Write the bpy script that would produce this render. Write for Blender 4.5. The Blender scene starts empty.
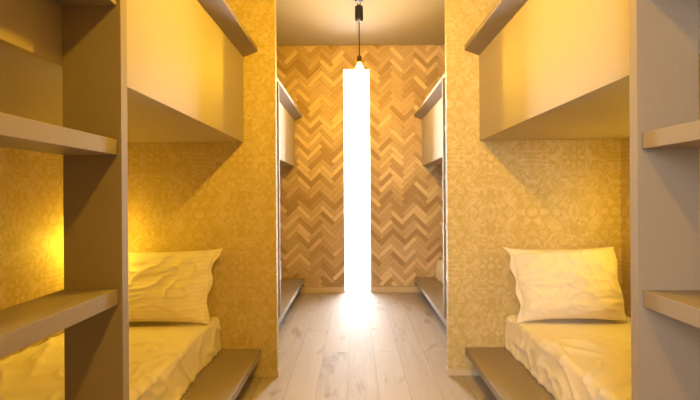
import bpy, bmesh, math, random
from mathutils import Vector, Matrix, noise
random.seed(7)
C = bpy.context.scene.collection
R = math.radians

# ------------------------------------------------------------------ main sizes
CEIL = 2.533
WL, WR = -1.43, 1.47            # outer side walls
D_FAR = 4.57                    # herringbone wall
P0, P1 = 2.47, 2.515            # divider walls between the bays
BAY = D_FAR - P0                 # distance from one bay to the next
BACK = -1.7
WX0, WX1, WZ = -0.113, 0.157, 2.285   # slit window

# ------------------------------------------------------------------ helpers
def obj(name, bm, mat, parent=None, smooth=False):
    bmesh.ops.recalc_face_normals(bm, faces=bm.faces[:])
    me = bpy.data.meshes.new(name)
    bm.to_mesh(me); bm.free()
    if smooth:
        for p in me.polygons: p.use_smooth = True
    o = bpy.data.objects.new(name, me); C.objects.link(o)
    if mat: me.materials.append(mat)
    if parent: o.parent = parent
    return o

def tag(o, label, cat, group=None):
    o['label'] = label; o['category'] = cat
    if group: o['group'] = group
    return o

def thing(name, label, cat, loc=(0, 0, 0), group=None):
    o = bpy.data.objects.new(name, None); C.objects.link(o)
    o.location = loc; o.empty_display_size = 0.1
    return tag(o, label, cat, group)

def struct(name, bm, mat, parent=None, smooth=False):
    o = obj(name, bm, mat, parent, smooth)
    o['kind'] = 'structure'
    return o

def box(bm, x0, x1, y0, y1, z0, z1, bev=0.0):
    if x0 > x1: x0, x1 = x1, x0
    g = bmesh.ops.create_cube(bm, size=1)
    vs = g['verts']
    for v in vs:
        v.co = Vector(((x0+x1)/2 + v.co.x*(x1-x0), (y0+y1)/2 + v.co.y*(y1-y0), (z0+z1)/2 + v.co.z*(z1-z0)))
    if bev > 0:
        es = list({e for v in vs for e in v.link_edges})
        bmesh.ops.bevel(bm, geom=es, offset=bev, segments=2, profile=0.5, affect='EDGES')
    return bm

def prism_y(bm, pts, y0, y1, bev=0.0):
    """closed profile in x,z pulled along y"""
    a = [bm.verts.new((x, y0, z)) for x, z in pts]
    b = [bm.verts.new((x, y1, z)) for x, z in pts]
    n = len(pts)
    bm.faces.new(a); bm.faces.new(list(reversed(b)))
    for i in range(n):
        j = (i+1) % n
        bm.faces.new((a[i], b[i], b[j], a[j]))
    if bev > 0:
        es = list({e for v in a+b for e in v.link_edges})
        bmesh.ops.bevel(bm, geom=es, offset=bev, segments=2, profile=0.5, affect='EDGES')
    return bm

def lathe(bm, prof, n=24, x=0, y=0, z=0):
    rings = []
    for r, h in prof:
        if r < 1e-6:
            rings.append([bm.verts.new((x, y, z+h))])
        else:
            rings.append([bm.verts.new((x+r*math.cos(2*math.pi*i/n), y+r*math.sin(2*math.pi*i/n), z+h)) for i in range(n)])
    for a, b in zip(rings, rings[1:]):
        for i in range(n):
            j = (i+1) % n
            if len(a) == 1 and len(b) == 1: continue
            if len(a) == 1: bm.faces.new((a[0], b[i], b[j]))
            elif len(b) == 1: bm.faces.new((a[i], b[0], a[j]))
            else: bm.faces.new((a[i], b[i], b[j], a[j]))
    return bm

def tube(bm, pts, r, n=10):
    pts = [Vector(p) for p in pts]
    prev = None
    for k, p in enumerate(pts):
        t = (pts[min(k+1, len(pts)-1)] - pts[max(k-1, 0)]).normalized()
        ref = Vector((1, 0, 0)) if abs(t.x) < 0.9 else Vector((0, 1, 0))
        u = t.cross(ref).normalized(); w = t.cross(u)
        ring = [bm.verts.new(p + r*(math.cos(2*math.pi*i/n)*u + math.sin(2*math.pi*i/n)*w)) for i in range(n)]
        if prev:
            for i in range(n):
                bm.faces.new((prev[i], ring[i], ring[(i+1) % n], prev[(i+1) % n]))
        else:
            bm.faces.new(ring)
        prev = ring
    bm.faces.new(list(reversed(prev)))
    return bm

# ------------------------------------------------------------------ materials
class N:
    def __init__(self, name):
        self.m = bpy.data.materials.new(name); self.m.use_nodes = True
        self.t = self.m.node_tree; self.t.nodes.clear()
        self.out = self.t.nodes.new('ShaderNodeOutputMaterial')
    def n(self, typ, **kw):
        nd = self.t.nodes.new(typ)
        for k, v in kw.items():
            if k.startswith('i_'): nd.inputs[k[2:].replace('_', ' ')].default_value = v
            else: setattr(nd, k, v)
        return nd
    def l(self, a, b): self.t.links.new(a, b)
    def val(self, x, sock):
        if hasattr(x, 'is_linked') or isinstance(x, bpy.types.NodeSocket): self.l(x, sock)
        else: sock.default_value = x
    def math(self, op, a, b=None, c=None, clamp=False):
        nd = self.n('ShaderNodeMath', operation=op); nd.use_clamp = clamp
        for i, x in enumerate((a, b, c)):
            if x is not None: self.val(x, nd.inputs[i])
        return nd.outputs[0]
    def smooth(self, x, lo, hi, to0=0.0, to1=1.0):
        nd = self.n('ShaderNodeMapRange', interpolation_type='SMOOTHSTEP')
        self.val(x, nd.inputs[0]); nd.inputs[1].default_value = lo; nd.inputs[2].default_value = hi
        nd.inputs[3].default_value = to0; nd.inputs[4].default_value = to1
        return nd.outputs[0]
    def mix(self, f, a, b, mode='MIX'):
        nd = self.n('ShaderNodeMix', data_type='RGBA', blend_type=mode)
        self.val(f, nd.inputs[0]); self.val(a, nd.inputs[6]); self.val(b, nd.inputs[7])
        return nd.outputs[2]
    def noise(self, vec, scale, detail=3, rough=0.5, dist=0.0):
        nd = self.n('ShaderNodeTexNoise'); nd.inputs['Scale'].default_value = scale
        nd.inputs['Detail'].default_value = detail; nd.inputs['Roughness'].default_value = rough
        nd.inputs['Distortion'].default_value = dist
        self.l(vec, nd.inputs['Vector']); return nd.outputs['Fac']
    def mapping(self, vec, scale=(1, 1, 1), rot=(0, 0, 0), loc=(0, 0, 0)):
        nd = self.n('ShaderNodeMapping'); nd.inputs['Scale'].default_value = scale
        nd.inputs['Rotation'].default_value = rot; nd.inputs['Location'].default_value = loc
        self.l(vec, nd.inputs['Vector']); return nd.outputs[0]
    def coord(self): return self.n('ShaderNodeTexCoord').outputs['Object']
    def bsdf(self, col, rough, bump=None, strength=0.3, dist=0.002, spec=0.5, sheen=0.0):
        b = self.n('ShaderNodeBsdfPrincipled')
        self.val(col, b.inputs['Base Color']); self.val(rough, b.inputs['Roughness'])
        b.inputs['Specular IOR Level'].default_value = spec
        if sheen: b.inputs['Sheen Weight'].default_value = sheen
        if bump is not None:
            bp = self.n('ShaderNodeBump'); bp.inputs['Strength'].default_value = strength
            bp.inputs['Distance'].default_value = dist
            self.l(bump, bp.inputs['Height']); self.l(bp.outputs[0], b.inputs['Normal'])
        self.l(b.outputs[0], self.out.inputs[0]); return b

def c4(r, g, b): return (r, g, b, 1)

def m_plain(name, col, rough=0.5, spec=0.5, metal=0.0, grain=0.04):
    a = N(name); co = a.coord()
    f = a.noise(co, 40, 3)
    cc = a.mix(f, c4(*[x*(1-grain) for x in col]), c4(*[min(1, x*(1+grain)) for x in col]))
    b = a.bsdf(cc, rough, spec=spec); b.inputs['Metallic'].default_value = metal
    return a.m

def m_damask():
    a = N('damask_wallpaper'); co = a.coord()
    sp = a.n('ShaderNodeSeparateXYZ'); a.l(co, sp.inputs[0])
    # walls that run along the corridor use y, the dividers use x: fold both into one running coordinate
    u = a.math('DIVIDE', a.math('ADD', sp.outputs[0], sp.outputs[1]), 0.46)
    v = a.math('DIVIDE', sp.outputs[2], 0.60)
    p = a.math('ABSOLUTE', a.math('SUBTRACT', a.math('FRACT', u), 0.5))
    q = a.math('ABSOLUTE', a.math('SUBTRACT', a.math('FRACT', v), 0.5))
    cb = a.n('ShaderNodeCombineXYZ'); a.l(p, cb.inputs[0]); a.l(q, cb.inputs[1])
    def polar(pp, qq):
        qy = a.math('MULTIPLY', qq, 1.35)
        return (a.math('SQRT', a.math('ADD', a.math('MULTIPLY', pp, pp), a.math('MULTIPLY', qy, qy))), a.math('ARCTAN2', qy, pp))
    r, th = polar(p, q)
    r2, th2 = polar(a.math('SUBTRACT', 0.5, p), a.math('SUBTRACT', 0.5, q))
    def bloom(r, th, size, n):
        pet = a.math('ADD', size, a.math('MULTIPLY', a.math('COSINE', a.math('MULTIPLY', th, n)), size*.33))
        f = a.smooth(a.math('SUBTRACT', pet, r), -0.015, 0.03)
        return a.math('MULTIPLY', f, a.smooth(a.math('ABSOLUTE', a.math('SUBTRACT', r, size*.5)), 0.006, 0.03))
    flower = a.math('MAXIMUM', bloom(r, th, .15, 6), bloom(r2, th2, .11, 8))
    # scrolling leaves, mirrored about the repeat's axis
    s1 = a.noise(cb.outputs[0], 6.5, 2.5, 0.6, 1.8)
    leaves = a.smooth(a.math('ABSOLUTE', a.math('SUBTRACT', s1, 0.5)), 0.03, 0.085, 1.0, 0.0)
    s2 = a.noise(cb.outputs[0], 6.0, 3, 0.6, 1.4)
    blobs = a.smooth(s2, 0.52, 0.62)
    ring = a.math('MULTIPLY', a.smooth(r, 0.14, 0.24), a.smooth(r2, 0.10, 0.18))
    sc = a.math('MULTIPLY', a.math('MAXIMUM', leaves, blobs), ring)
    motif = a.math('MAXIMUM', flower, sc)
    worn = a.noise(co, 22, 5, 0.7)
    motif = a.math('MULTIPLY', motif, a.smooth(worn, 0.3, 0.68, 0.2, 1.0))
    fine = a.noise(co, 130, 2, 0.6)
    big = a.noise(co, 5, 3)
    base = a.mix(fine, c4(0.49, 0.37, 0.135), c4(0.59, 0.455, 0.18))
    base = a.mix(a.math('MULTIPLY', big, 0.5), base, c4(0.60, 0.45, 0.19))
    col = a.mix(a.math('MULTIPLY', motif, 0.7), base, c4(0.76, 0.62, 0.38))
    a.bsdf(col, a.smooth(motif, 0, 1, 0.65, 0.5), a.math('ADD', motif, a.math('MULTIPLY', fine, 0.4)), 0.25, 0.0015)
    return a.m

def m_floor():
    a = N('oak_laminate'); co = a.coord()
    mp = a.mapping(co, rot=(0, 0, R(90)), loc=(0.35, 0.046, 0))
    br = a.n('ShaderNodeTexBrick'); br.offset = 0.37
    a.l(mp, br.inputs['Vector'])
    br.inputs['Scale'].default_value = 1.0
    br.inputs['Color1'].default_value = c4(0.0, 0, 0); br.inputs['Color2'].default_value = c4(1, 1, 1)
    br.inputs['Mortar'].default_value = c4(0.5, 0.5, 0.5)
    br.inputs['Mortar Size'].default_value = 0.0016; br.inputs['Mortar Smooth'].default_value = 0.3
    br.inputs['Bias'].default_value = 0.0
    br.inputs['Brick Width'].default_value = 1.25; br.inputs['Row Height'].default_value = 0.158
    rnd = br.outputs['Color']; seam = br.outputs['Fac']
    off = a.n('ShaderNodeVectorMath', operation='ADD'); a.l(co, off.inputs[0])
    sc = a.n('ShaderNodeVectorMath', operation='SCALE'); a.l(rnd, sc.inputs[0]); sc.inputs['Scale'].default_value = 7.3
    a.l(sc.outputs[0], off.inputs[1])
    st = a.mapping(off.outputs[0], scale=(14, 1.1, 1))
    g1 = a.noise(st, 1.6, 5, 0.6, 0.8)
    st2 = a.mapping(off.outputs[0], scale=(70, 3, 1))
    g2 = a.noise(st2, 2.0, 3, 0.6)
    kn = a.noise(a.mapping(off.outputs[0], scale=(7, 2.2, 1)), 1.3, 2, 0.5, 0.6)
    col = a.mix(g1, c4(0.36, 0.29, 0.25), c4(0.60, 0.535, 0.51))
    col = a.mix(a.math('MULTIPLY', rnd, 0.30), col, c4(0.68, 0.61, 0.55))
    col = a.mix(a.math('MULTIPLY', g2, 0.35), col, c4(0.30, 0.23, 0.18))
    col = a.mix(a.smooth(kn, 0.60, 0.76, 0.0, 0.6), col, c4(0.22, 0.145, 0.10))
    col = a.mix(a.math('MULTIPLY', seam, 0.55), col, c4(0.12, 0.09, 0.07))
    hgt = a.math('SUBTRACT', a.math('MULTIPLY', g2, 0.25), seam)
    a.bsdf(col, a.smooth(g2, 0, 1, 0.55, 0.7), hgt, 0.25, 0.0015)
    return a.m

def m_blocks():
    a = N('oak_blocks'); co = a.coord()
    at = a.n('ShaderNodeAttribute', attribute_name='block')
    sp = a.n('ShaderNodeSeparateColor'); a.l(at.outputs['Color'], sp.inputs[0])
    off = a.n('ShaderNodeVectorMath', operation='SCALE'); a.l(at.outputs['Color'], off.inputs[0]); off.inputs['Scale'].default_value = 9
    ad = a.n('ShaderNodeVectorMath', operation='ADD'); a.l(co, ad.inputs[0]); a.l(off.outputs[0], ad.inputs[1])
    # grain follows the block: blue says which way it lies
    ga = a.noise(a.mapping(ad.outputs[0], rot=(0, R(45), 0), scale=(8, 8, 110)), 1.0, 3, 0.6)
    gb = a.noise(a.mapping(ad.outputs[0], rot=(0, R(-45), 0), scale=(8, 8, 110)), 1.0, 3, 0.6)
    g = a.n('ShaderNodeMix', data_type='FLOAT'); a.l(sp.outputs[2], g.inputs[0]); a.l(ga, g.inputs[2]); a.l(gb, g.inputs[3])
    ramp = a.n('ShaderNodeValToRGB'); a.l(sp.outputs[0], ramp.inputs[0])
    e = ramp.color_ramp.elements
    e[0].position = 0.0; e[0].color = c4(0.43, 0.28, 0.135)
    e[1].position = 1.0; e[1].color = c4(0.88, 0.69, 0.43)
    for pos, cc in ((0.22, (0.53, 0.36, 0.185)), (0.34, (0.62, 0.44, 0.24)), (0.72, (0.68, 0.49, 0.275)), (0.82, (0.82, 0.62, 0.37))):
        m = e.new(pos); m.color = c4(*cc)
    col = a.mix(a.math('MULTIPLY', g.outputs[0], 0.3), ramp.outputs[0], c4(0.30, 0.18, 0.09))
    a.bsdf(col, 0.5, g.outputs[0], 0.2, 0.001)
    return a.m

def m_panel(name, col, scale=(1, 1, 1)):
    a = N(name); co = a.coord()
    w1 = a.noise(a.mapping(co, scale=(40, 40, 420)), 1.0, 2)
    w2 = a.noise(a.mapping(co, scale=(420, 420, 40)), 1.0, 2)
    f = a.math('MULTIPLY', a.math('ADD', w1, w2), 0.5)
    cc = a.mix(f, c4(*[x*0.90 for x in col]), c4(*[x*1.10 for x in col]))
    a.bsdf(cc, 0.55, f, 0.12, 0.001, spec=0.4)
    return a.m

def m_linen(name, col, stripe=False):
    a = N(name); co = a.coord()
    f = a.noise(co, 260, 2)
    b = f
    if stripe:
        sp = a.n('ShaderNodeSeparateXYZ'); a.l(co, sp.inputs[0])
        s = a.math('SINE', a.math('MULTIPLY', sp.outputs[2], 2*math.pi/0.021))
        s = a.smooth(s, -0.3, 0.3)
        cc = a.mix(s, c4(*[x*0.95 for x in col]), c4(*col))
        b = a.math('ADD', f, a.math('MULTIPLY', s, 0.5))
        a.bsdf(cc, a.smooth(s, 0, 1, 0.75, 0.5), b, 0.08, 0.001, spec=0.3, sheen=0.15)
    else:
        cc = a.mix(f, c4(*[x*0.96 for x in col]), c4(*col))
        a.bsdf(cc, 0.75, b, 0.08, 0.001, spec=0.25, sheen=0.15)
    return a.m

def m_emit(name, col, s):
    a = N(name); e = a.n('ShaderNodeEmission')
    e.inputs[0].default_value = c4(*col); e.inputs[1].default_value = s
    a.l(e.outputs[0], a.out.inputs[0]); return a.m

def m_glass():
    a = N('window_glass')
    t = a.n('ShaderNodeBsdfTransparent'); g = a.n('ShaderNodeBsdfGlossy'); g.inputs['Roughness'].default_value = 0.02
    fr = a.n('ShaderNodeFresnel'); fr.inputs[0].default_value = 1.45
    mx = a.n('ShaderNodeMixShader'); a.l(fr.outputs[0], mx.inputs[0]); a.l(t.outputs[0], mx.inputs[1]); a.l(g.outputs[0], mx.inputs[2])
    a.l(mx.outputs[0], a.out.inputs[0]); return a.m

WARM = (1.0, 0.57, 0.028)
PEND_S, READ_S, SKY = 630.0, 95.0, 26.0
M = dict(
    damask=m_damask(), floor=m_floor(), blocks=m_blocks(),
    ceiling=m_plain('ceiling_paint', (0.42, 0.37, 0.31), 0.8),
    plaster=m_plain('plaster', (0.22, 0.19, 0.16), 0.85),
    panel=m_panel('greige_laminate', (0.43, 0.36, 0.275)),
    ledge=m_panel('taupe_laminate', (0.30, 0.24, 0.185)),
    step=m_panel('taupe_boards', (0.31, 0.25, 0.19)),
    white=m_plain('white_paint', (0.82, 0.80, 0.76), 0.45),
    backing=m_plain('backing_board', (0.20, 0.12, 0.06), 0.7),
    base=m_plain('pale_skirting', (0.66, 0.53, 0.38), 0.5),
    linen=m_linen('cream_linen', (0.90, 0.82, 0.70)),
    satin=m_linen('striped_satin', (0.91, 0.83, 0.70), True),
    core=m_plain('mattress_cloth', (0.75, 0.72, 0.66), 0.8),
    black=m_plain('black_plastic', (0.018, 0.016, 0.015), 0.4),
    bronze=m_plain('dark_brass', (0.16, 0.09, 0.035), 0.35, metal=0.8),
    wire=m_plain('grey_wire', (0.45, 0.43, 0.40), 0.4),
    bulb=m_emit('bulb_glow', WARM, PEND_S*.75),
    bulb_bright=m_emit('bright_bulb_glow', WARM, PEND_S),
    led=m_emit('led_glow', (1.0, 0.64, 0.045), READ_S),
    glass=m_glass(),
)

# ------------------------------------------------------------------ the setting
struct('floor', box(bmesh.new(), WL-.1, WR+.1, BACK-.1, D_FAR+.14, -.08, 0), M['floor'])
struct('ceiling', box(bmesh.new(), WL-.1, WR+.1, BACK-.1, D_FAR+.14, CEIL, CEIL+.08), M['ceiling'])
struct('wall_left', box(bmesh.new(), WL-.1, WL, BACK, D_FAR+.14, 0, CEIL), M['damask'])
struct('wall_right', box(bmesh.new(), WR, WR+.1, BACK, D_FAR+.14, 0, CEIL), M['damask'])
PL, PR = -0.436, 0.511
for dy, nm in ((0, 'far'), (-BAY, 'near')):
    struct('wall_divider_left_'+nm, box(bmesh.new(), WL, PL, P0+dy, P1+dy, 0, CEIL), M['damask'])
    struct('wall_divider_right_'+nm, box(bmesh.new(), PR, WR, P0+dy, P1+dy, 0, CEIL), M['damask'])

# far wall with slit window
CL = 0.024                                  # cladding thickness
bm = bmesh.new()
box(bm, WL, WX0, D_FAR+CL, D_FAR+.14, 0, CEIL)
box(bm, WX1, WR, D_FAR+CL, D_FAR+.14, 0, CEIL)
box(bm, WX0, WX1, D_FAR+CL, D_FAR+.14, WZ, CEIL)
far = struct('wall_far', bm, M['backing'])

def clip(poly, axis, lim, keep_less):
    out = []
    for i in range(len(poly)):
        a, b = poly[i], poly[(i+1) % len(poly)]
        ia = (a[axis] <= lim) == keep_less or a[axis] == lim
        ib = (b[axis] <= lim) == keep_less or b[axis] == lim
        if ia: out.append(a)
        if ia != ib:
            t = (lim-a[axis])/(b[axis]-a[axis])
            out.append((a[0]+t*(b[0]-a[0]), a[1]+t*(b[1]-a[1])))
    return out

def herringbone():
    bm = bmesh.new(); lay = bm.loops.layers.float_color.new('block')
    L, W = 0.170, 0.0425
    g = 0.0009
    rects = [(WL, WX0, 0.062, CEIL), (WX1, WR, 0.062, CEIL), (WX0, WX1, WZ, CEIL)]
    s = math.sqrt(0.5)
    ox, oz = 0.03, 1.2
    for i in range(-50, 51):
        for j in range(-12, 13):
            for typ in (0, 1):
                bx, by = i*W + j*L, i*W - j*L
                if typ == 0: q = [(bx+g, by+g), (bx+L-g, by+g), (bx+L-g, by+W-g), (bx+g, by+W-g)]
                else: q = [(bx+L+g, by+W-L+g), (bx+L+W-g, by+W-L+g), (bx+L+W-g, by+W-g), (bx+L+g, by+W-g)]
                # lay the pattern on its corner so the zigzag runs sideways
                q = [((x-y)*s+ox, (x+y)*s+oz) for x, y in q]
                cx = sum(p[0] for p in q)/4; cz = sum(p[1] for p in q)/4
                if not (WL-.2 < cx < WR+.2 and -.2 < cz < CEIL+.2): continue
                h = random.choice((0.0065, 0.010, 0.0135, 0.0185)) + random.uniform(-.0008, .0008)
                tx, tz = random.uniform(-.06, .06), random.uniform(-.14, .14)
                col = (random.random(), random.random(), float(typ), 1)
                for x0, x1, z0, z1 in rects:
                    p = q
                    for ax, lim, less in ((0, x0, False), (0, x1, True), (1, z0, False), (1, z1, True)):
                        if p: p = clip(p, ax, lim, less)
                    if len(p) < 3: continue
                    ar = abs(sum(p[k][0]*p[(k+1) % len(p)][1]-p[(k+1) % len(p)][0]*p[k][1] for k in range(len(p))))/2
                    if ar < 2e-6: continue
                    top = [bm.verts.new((x, D_FAR+CL-h-max(-.005, min(.005, tx*(x-cx)+tz*(z-cz))), z)) for x, z in p]
                    bot = [bm.verts.new((x, D_FAR+CL, z)) for x, z in p]
                    fs = [bm.faces.new(top)]
                    for k in range(len(p)):
                        k2 = (k+1) % len(p)
                        fs.append(bm.faces.new((top[k], bot[k], bot[k2], top[k2])))
                    for f in fs:
                        for lp in f.loops: lp[lay] = col
    return bm
struct('cladding', herringbone(), M['blocks'], far)

bm = bmesh.new()
box(bm, -.72, WX0-.004, D_FAR-.004, D_FAR+CL, 0, .06, .002)
struct('baseboard_far_left', bm, M['base'])
bm = bmesh.new()
box(bm, WX1+.004, .80, D_FAR-.004, D_FAR+CL, 0, .06, .002)
struct('baseboard_far_right', bm, M['base'])
bm = bmesh.new(); box(bm, -.70, PL+.007, P0-.007, P0, 0, .034, .0015); box(bm, PL, PL+.007, P0, P1, 0, .034, .0015)
struct('baseboard_left', bm, M['base'])
bm = bmesh.new(); box(bm, PR-.007, .78, P0-.007, P0, 0, .034, .0015); box(bm, PR-.007, PR, P0, P1, 0, .034, .0015)
struct('baseboard_right', bm, M['base'])

def window(name, x0, x1, y, z0, z1, t=.022, dep=.05):
    bm = bmesh.new()
    box(bm, x0, x0+t, y, y+dep, z0, z1, .002); box(bm, x1-t, x1, y, y+dep, z0, z1, .002)
    box(bm, x0+t, x1-t, y, y+dep, z1-t, z1, .002); box(bm, x0+t, x1-t, y, y+dep, z0, z0+t*.5, .002)
    w = struct(name, bm, M['white'])
    struct('window_pane', box(bmesh.new(), x0+t, x1-t, y+dep*.45, y+dep*.45+.006, z0+t*.5, z1-t), M['glass'], w)
    return w
window('window_1', WX0, WX1, D_FAR+.07, 0.0, WZ, .008)
bm = bmesh.new()
box(bm, WX0, WX0+.001, D_FAR-.004, D_FAR+.07, 0, WZ); box(bm, WX1-.001, WX1, D_FAR-.004, D_FAR+.07, 0, WZ)
box(bm, WX0, WX1, D_FAR-.004, D_FAR+.07, WZ-.001, WZ)
struct('trim_1', bm, M['white'])

# the end behind the camera, with the window that lights it
BX0, BX1, BZ0, BZ1 = -1.00, -0.40, 0.80, 2.10
bm = bmesh.new()
box(bm, WL, BX0, BACK-.1, BACK, 0, CEIL); box(bm, BX1, WR, BACK-.1, BACK, 0, CEIL)
box(bm, BX0, BX1, BACK-.1, BACK, 0, BZ0); box(bm, BX0, BX1, BACK-.1, BACK, BZ1, CEIL)
struct('wall_near', bm, M['plaster'])
window('window_2', BX0, BX1, BACK-.08, BZ0, BZ1, .05)

# ------------------------------------------------------------------ bunks
PT = 0.155                                   # platform top
def make_bunk(s, edge, pan, wall, yu, label):
    """s = -1 left, +1 right; all x given for the left/right side itself; base at the bay's near end"""
    y0, y1 = P1-BAY, P0
    e, p, w = edge, pan, wall
    t = thing('bunk_bed', label, 'bunk bed', ((p+w)/2, (y0+y1)/2, 0), 'built-in bunks along the corridor')
    off = Vector(t.location)
    def part(name, bm, mat):
        bmesh.ops.translate(bm, verts=bm.verts[:], vec=-off)
        return obj(name, bm, mat, t)
    g = 0.0015
    part('platform', box(bmesh.new(), e, w-s*g, y0+g, y1-g, PT-.038, PT, .002), M['step'])
    part('plinth', box(bmesh.new(), e+s*.19, w-s*g, y0+g, y1-g, 0.0, PT-.038), M['ledge'])
    q = e+s*.136                              # the guard board steps back behind the ladder
    ub = yu+.0275
    part('guard_panel', box(bmesh.new(), p, p+s*.03, ub, y1-g, 1.296, 1.800, .0015), M['panel'])
    part('guard_panel', box(bmesh.new(), q, q+s*.03, y0+g, ub-.001, 1.296, 1.800, .0015), M['panel'])
    part('soffit', box(bmesh.new(), p+s*.030, w-s*g, ub, y1-g, 1.298, 1.33), M['panel'])
    part('soffit', box(bmesh.new(), q+s*.030, w-s*g, y0+g, ub-.001, 1.298, 1.33), M['panel'])
    # cap board, leaning a little outwards
    o = p - s*.080
    back = q + s*.034
    pts = [(o, 1.795), (p-s*.0005, 1.765), (p-s*.0005, 1.801), (back, 1.801), (back, 1.826), (o, 1.821)]
    part('ledge', prism_y(bmesh.new(), pts, y0+g, y1-g, .0012), M['ledge'])
    # ladder
    for ya in (y0+.004, yu):
        a = e+s*.003; b = q-s*.001
        pts = [(a, PT), (b, PT), (b, 1.799), (p-s*.002, 1.799), (p-s*.002, 1.764), (a, min(1.793, 1.764+.375*abs(p-a)))]
        part('ladder_upright', prism_y(bmesh.new(), pts, ya, ya+.027), M['step'])
    for z in (.455, .792, 1.129, 1.466):
        part('ladder_step', box(bmesh.new(), e+s*.011, q-s*.001, y0+.032, yu-.001, z-.035, z, .0015), M['step'])
    return t

def copy_tree(o, dy, label=None, dx=0, dz=0):
    c = o.copy(); C.objects.link(c); c.location = o.location + Vector((dx, dy, dz))
    if label: c['label'] = label
    for ch in o.children:
        d = ch.copy(); C.objects.link(d); d.parent = c
        for k in ch.children:
            h = k.copy(); C.objects.link(h); h.parent = d
    return c

EL, ER, NL, NR = -0.524, 0.602, -0.612, 0.690
bl = make_bunk(-1, EL, NL, WL, 1.010, 'greige built-in bunk with ladder in the left foreground, nearest the camera')
br = make_bunk(1, ER, NR, WR, .956, 'greige built-in bunk with ladder in the right foreground, nearest the camera')
copy_tree(bl, BAY, 'far left bunk against the herringbone wall, beyond the left patterned divider')
copy_tree(br, BAY, 'far right bunk against the herringbone wall, beyond the right patterned divider')

# ------------------------------------------------------------------ bedding
def fold(x, y, seed):
    """height of the creases in a rumpled sheet"""
    p = Vector((x*3.2+seed, y*2.4-seed, seed))
    wv = noise.noise_vector(p*0.9)*0.55
    q = Vector((x*5.2 + y*2.1, y*2.6 - x*1.2, seed)) + wv
    r1 = 1-abs(noise.noise(q*1.1)*1.7)
    q2 = Vector((x*7 - y*5.0, y*4.5 + x*4.0, seed+9)) + wv*1.6
    r2 = 1-abs(noise.noise(q2)*1.8)
    r3 = noise.noise(Vector((x*2.2, y*1.7, seed+3)))
    return 0.015*max(0, r1)**4 + 0.013*max(0, r2)**5 + 0.010*r3 - 0.005

def make_mattress(s, edge, wall, label, seed):
    y0, y1 = .50, P0-.012
    x0, x1 = edge, wall-s*.006
    H = 0.182
    c = Vector(((x0+x1)/2, (y0+y1)/2, PT))
    t = thing('mattress', label, 'mattress', c, 'mattresses on the bunk platforms')
    bm = box(bmesh.new(), x0+s*.022, x1-s*.004, y0+.012, y1-.008, PT+.0005, PT+H-.025, .012)
    bmesh.ops.translate(bm, verts=bm.verts[:], vec=-c)
    obj('mattress_core', bm, M['core'], t, True)
    # sheet: profile from the wall across the top, over a soft edge and down to the platform
    wdt = abs(x1-x0); rad = 0.026
    prof = []
    nt = 84
    for i in range(nt+1): prof.append((wdt - (wdt-rad)*i/nt, H, 0, 1))
    for i in range(1, 9):
        a = math.pi/2*i/8
        prof.append((rad-rad*math.sin(a), H-rad+rad*math.cos(a), math.sin(a), math.cos(a)))
    for i in range(1, 15): prof.append((0, (H-rad)*(1-i/14)+.004*(i/14), 1, 0))
    ny = 230
    bm = bmesh.new(); rows = []
    for k in range(ny+1):
        y = y0 + (y1-y0)*k/ny
        row = []
        for (px, pz, nx, nz) in prof:
            arc = px if nz > 0.01 and nx < 0.01 else (rad*0.3*nz if nz > 0 else -(H-pz))
            f = fold(s*arc + 3, y, seed)
            lowf = pz/H
            f *= max(.05, min(1, (2.13-y)/.15)) if nz > .5 else 1
            wave = 0.004*(1-lowf)*math.sin(y*9+seed)*nx + .003*(1-lowf)*noise.noise(Vector((y*11, seed, 0)))*nx
            edgef = min(1, (y-y0)/.04)
            f *= min(1, px/.05 + (1 if nx > 0 else 0)) if False else 1
            fx = x0 + s*(px - nx*(f*0.9+.004+wave) - (1-lowf)**2*.010*nx)
            fz = PT + pz + nz*f
            # soft drop towards the foot end
            fz = PT + .003 + (fz-PT)*(0.35+0.65*math.sin(math.pi/2*edgef)) if edgef < 1 else fz
            if fz < PT+.003: fz = PT+.003
            xl = x1
            if s > 0: fx = min(fx, xl)
            else: fx = max(fx, xl)
            row.append(bm.verts.new((fx-c.x, y-c.y, fz-c.z)))
        rows.append(row)
    for a, b in zip(rows, rows[1:]):
        for i in range(len(prof)-1):
            bm.faces.new((a[i], a[i+1], b[i+1], b[i]))
    sh = obj('sheet', bm, M['linen'], t, True)
    # normals must face out
    me = sh.data
    top = max(me.polygons, key=lambda p: p.center.z)
    if top.normal.z < 0: me.flip_normals()
    md = sh.modifiers.new('thick', 'SOLIDIFY'); md.thickness = .004; md.offset = -1
    return t

ml = make_mattress(-1, -.752, WL, 'low mattress in rumpled cream sheet on the left foreground bunk platform', 3.3)
mr = make_mattress(1, .835, WR, 'low mattress in rumpled cream sheet on the right foreground bunk platform', 11.7)
copy_tree(ml, BAY, 'far left mattress in cream sheet, mostly hidden behind the left divider')
copy_tree(mr, BAY, 'far right mattress in cream sheet, mostly hidden behind the right divider')

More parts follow.
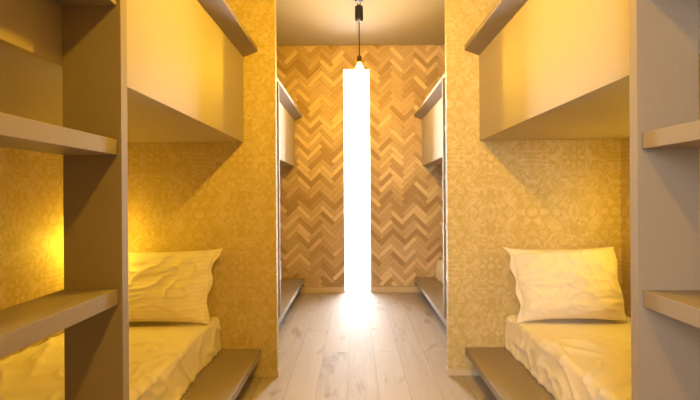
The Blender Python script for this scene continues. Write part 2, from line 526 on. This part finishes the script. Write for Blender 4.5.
def make_pillow(loc, w, h, T, lean, twist, hem_side, seed, label, mat, roll=0.0):
    """stands on its long edge; local x width, z height, front faces -y"""
    t = thing('pillow', label, 'pillow', loc, 'pillows propped at the bunk heads')
    mtx = Matrix.Rotation(twist, 4, 'Z') @ Matrix.Rotation(-lean, 4, 'X') @ Matrix.Rotation(roll, 4, 'Y')
    nu, nv = 84, 60
    bm = bmesh.new()
    def shape(u, v, side):
        # edges bow in between the pointed corners
        x = w/2*u*(1-.055*(1-v*v)*abs(u)**3)
        z = h/2*v*(1-.075*(1-u*u)*abs(v)**3)
        k = max(0, 1-u**4)*max(0, 1-v**4)
        puff = T*(k**.62)*(1-.25*v*.6)
        # creases run from the corners and the lower edge into the pillow
        cr = 0
        for cu, cv, am in ((-1, -1, 1), (1, -1, .9), (-1, 1, .6), (1, 1, .7)):
            dx, dz = (u-cu)*w/2, (v-cv)*h/2
            rr = math.hypot(dx, dz); an = math.atan2(dz*cv*-1, dx*cu*-1)
            cr += am*math.sin(an*11+seed+cu*2)*math.exp(-rr/.11)*min(1, rr/.03)
        n1 = noise.noise(Vector((u*2.2+v*1.8+seed, v*4.2-u*1.2, seed)))
        n2 = 1-abs(noise.noise(Vector((u*2.6-v*2.4+seed*2, v*3.4+u*1.5, seed+5)))*1.9)
        d = puff + (cr*.004 + n1*.010 + max(0, n2)**5*.012)*min(1, k*2.2)
        x -= hem_side*.032*(1-v)/2*max(0, hem_side*u)
        wob = .006*math.sin(v*7+seed)*abs(u)**6
        y = -d if side == 0 else d*.32
        # sag at the foot where it sits
        return Vector((x+wob, y, z + h/2))
    grids = []
    for side in (0, 1):
        g = []
        for i in range(nu+1):
            u = math.sin((i/nu-.5)*math.pi)*.35 + (i/nu*2-1)*.65
            r = []
            for j in range(nv+1):
                v = math.sin((j/nv-.5)*math.pi)*.35 + (j/nv*2-1)*.65
                r.append(bm.verts.new(mtx @ shape(u, v, side)))
            g.append(r)
        grids.append(g)
        for i in range(nu):
            for j in range(nv):
                q = (g[i][j], g[i+1][j], g[i+1][j+1], g[i][j+1])
                bm.faces.new(q if side == 0 else tuple(reversed(q)))
    bmesh.ops.remove_doubles(bm, verts=bm.verts[:], dist=.0004)
    obj('pillowcase', bm, mat, t, True)
    # flap of the case at the open end
    bm = bmesh.new(); rows = []
    for j in range(61):
        v = j/60*2-1
        row = []
        for i in range(7):
            f = i/6
            p = shape(hem_side, v, 0)
            ex = .020*f + .007*f*math.sin(v*8.3+seed) + .006*f*noise.noise(Vector((v*3, seed, 1))) + .010*f*abs(v)**8
            p = p + Vector((hem_side*(ex-.004), -.012*f*math.sin(v*9.5+seed*1.7)-.002, .006*f*v))
            row.append(bm.verts.new(mtx @ p))
        rows.append(row)
    for a, b in zip(rows, rows[1:]):
        for i in range(6): bm.faces.new((a[i], a[i+1], b[i+1], b[i]))
    hm = obj('pillowcase_flap', bm, mat, t, True)
    md = hm.modifiers.new('thick', 'SOLIDIFY'); md.thickness = .003; md.offset = 0
    return t

ZS = PT+.182
pl = make_pillow((-1.075, 2.285, ZS+.008), .66, .385, .072, R(17), R(2), 1, 1.3,
                 'striped cream pillow propped on the left foreground bunk by the gold wallpaper', M['satin'])
pr = make_pillow((1.105, 2.285, ZS+.008), .56, .385, .078, R(17), R(-3), -1, 4.1,
                 'cream pillow propped on the right foreground bunk by the gold wallpaper', M['linen'], R(-.8))
copy_tree(pl, BAY, 'far left pillow, only its edge showing past the left divider', -.030, .005)
copy_tree(pr, BAY, 'far right pillow, only its edge showing past the right divider', .045, .005)

# ------------------------------------------------------------------ lamps
def make_pendant(x, y, label):
    t = thing('pendant_lamp', label, 'lamp', (x, y, CEIL), 'pendant lamps over the corridor')
    z = lambda q: q-CEIL
    bm = lathe(bmesh.new(), [(0, 0), (.036, 0), (.036, -.008), (.030, -.013), (.006, -.016), (0, -.016)])
    obj('ceiling_plate', bm, M['black'], t, True)
    pts = [(0, 0, -.014)] + [(.011*math.sin(a), 0, -.034+.014*math.cos(a)) for a in [math.pi*k/8 for k in range(0, 15)]]
    obj('hook', tube(bmesh.new(), pts, .0032, 8), M['black'], t, True)
    tp, bt = z(2.478), z(2.365)
    bm = lathe(bmesh.new(), [(0, tp+.012), (.009, tp+.010), (.012, tp), (.030, tp-.003), (.0325, tp-.008), (.0325, bt+.006), (.029, bt), (.010, bt-.003), (0, bt-.003)])
    obj('cord_box', bm, M['black'], t, True)
    obj('cord', tube(bmesh.new(), [(0, 0, bt), (.0005, 0, z(2.25)), (0, 0, z(2.092))], .0042, 8), M['black'], t, True)
    lp = [(-.010, 0, bt)] + [(-.012-.004*math.sin(math.pi*k/10), -.004, bt-.155*k/10) for k in range(1, 11)] \
        + [(-.007, -.004, bt-.160), (-.003, -.004, bt-.150)]
    obj('cord_tail', tube(bmesh.new(), lp, .0028, 8), M['wire'], t, True)
    bm = lathe(bmesh.new(), [(0, z(2.098)), (.007, z(2.098)), (.010, z(2.090)), (.0175, z(2.083)), (.0185, z(2.070)), (.0195, z(2.068)), (.0195, z(2.040)), (.017, z(2.034)), (0, z(2.034))])
    obj('lamp_socket', bm, M['bronze'], t, True)
    bz = z(2.032)
    prof = [(0, bz), (.013, bz), (.015, bz-.010), (.021, bz-.022), (.029, bz-.036), (.0335, bz-.052), (.032, bz-.068), (.025, bz-.081), (.013, bz-.090), (0, bz-.093)]
    obj('bulb', lathe(bmesh.new(), prof, 20), M['bulb'], t, True)
    return t
pend = make_pendant(.0415, 3.50, 'glowing bare-bulb pendant on black cord in front of the slit window')
bright = None
for c in (copy_tree(pend, -BAY, 'bare-bulb pendant overhead between the two foreground bunks'),
          copy_tree(pend, -2*BAY, 'bare-bulb pendant behind the camera, in the rear bay')):
    for ch in c.children:                       # these two hold stronger bulbs than the one by the window
        if ch.name.startswith('bulb'):
            if bright is None:
                bright = ch.data.copy(); bright.materials[0] = M['bulb_bright']
            ch.data = bright

def make_reading(s, wall, y, z, label):
    t = thing('reading_lamp', label, 'lamp', (wall, y, z), 'reading lamps in the lower bunks')
    n = -s
    def ax(prof, mat, name):
        bm = lathe(bmesh.new(), prof, 20)
        bmesh.ops.rotate(bm, verts=bm.verts[:], matrix=Matrix.Rotation(R(90)*n, 3, 'Y'))
        return obj(name, bm, mat, t, True)
    ax([(0, .0005), (.032, .0005), (.032, .008), (.026, .013), (.007, .014), (.007, .085), (0, .085)], M['white'], 'wall_plate')
    ax([(0, .086), (.012, .087), (.022, .096), (.026, .110), (.022, .124), (.012, .133), (0, .136)], M['led'], 'globe')
    return t
make_reading(-1, WL, 2.245, .76, 'small round reading lamp on the left bunk wall, behind the left ladder post')
make_reading(1, WR, 2.08, .88, 'small round reading lamp on the right bunk wall, behind the right ladder post')

# ------------------------------------------------------------------ daylight
w = bpy.data.worlds.new('overcast'); bpy.context.scene.world = w; w.use_nodes = True
bg = w.node_tree.nodes['Background']; bg.inputs[0].default_value = c4(0.95, 0.98, 1.0); bg.inputs[1].default_value = SKY
def portal(name, x0, x1, y, z0, z1, rx):
    l = bpy.data.lights.new(name, 'AREA'); l.shape = 'RECTANGLE'; l.size = x1-x0; l.size_y = z1-z0
    l.cycles.is_portal = True
    o = bpy.data.objects.new(name, l); C.objects.link(o)
    o.location = ((x0+x1)/2, y, (z0+z1)/2); o.rotation_euler = (rx, 0, 0)
portal('window_daylight', WX0, WX1, D_FAR+.145, 0, WZ, R(-90))
portal('rear_window_daylight', BX0, BX1, BACK-.11, BZ0, BZ1, R(90))

# ------------------------------------------------------------------ camera
cam = bpy.data.cameras.new('camera'); co = bpy.data.objects.new('camera', cam); C.objects.link(co)
co.location = (0, 0, 1.0)
cam.sensor_width = 36; cam.lens = 447/700*36; cam.clip_start = .02
cam.shift_x = -5/700; cam.shift_y = -5/700
co.rotation_euler = (Matrix.Rotation(R(90), 4, 'X') @ Matrix.Rotation(R(-.4), 4, 'Z')).to_euler()
S = bpy.context.scene; S.camera = co
S.view_settings.view_transform = 'Standard'; S.view_settings.look = 'None'
S.view_settings.exposure = 0.58; S.view_settings.gamma = 1; S.view_settings.use_curve_mapping = False
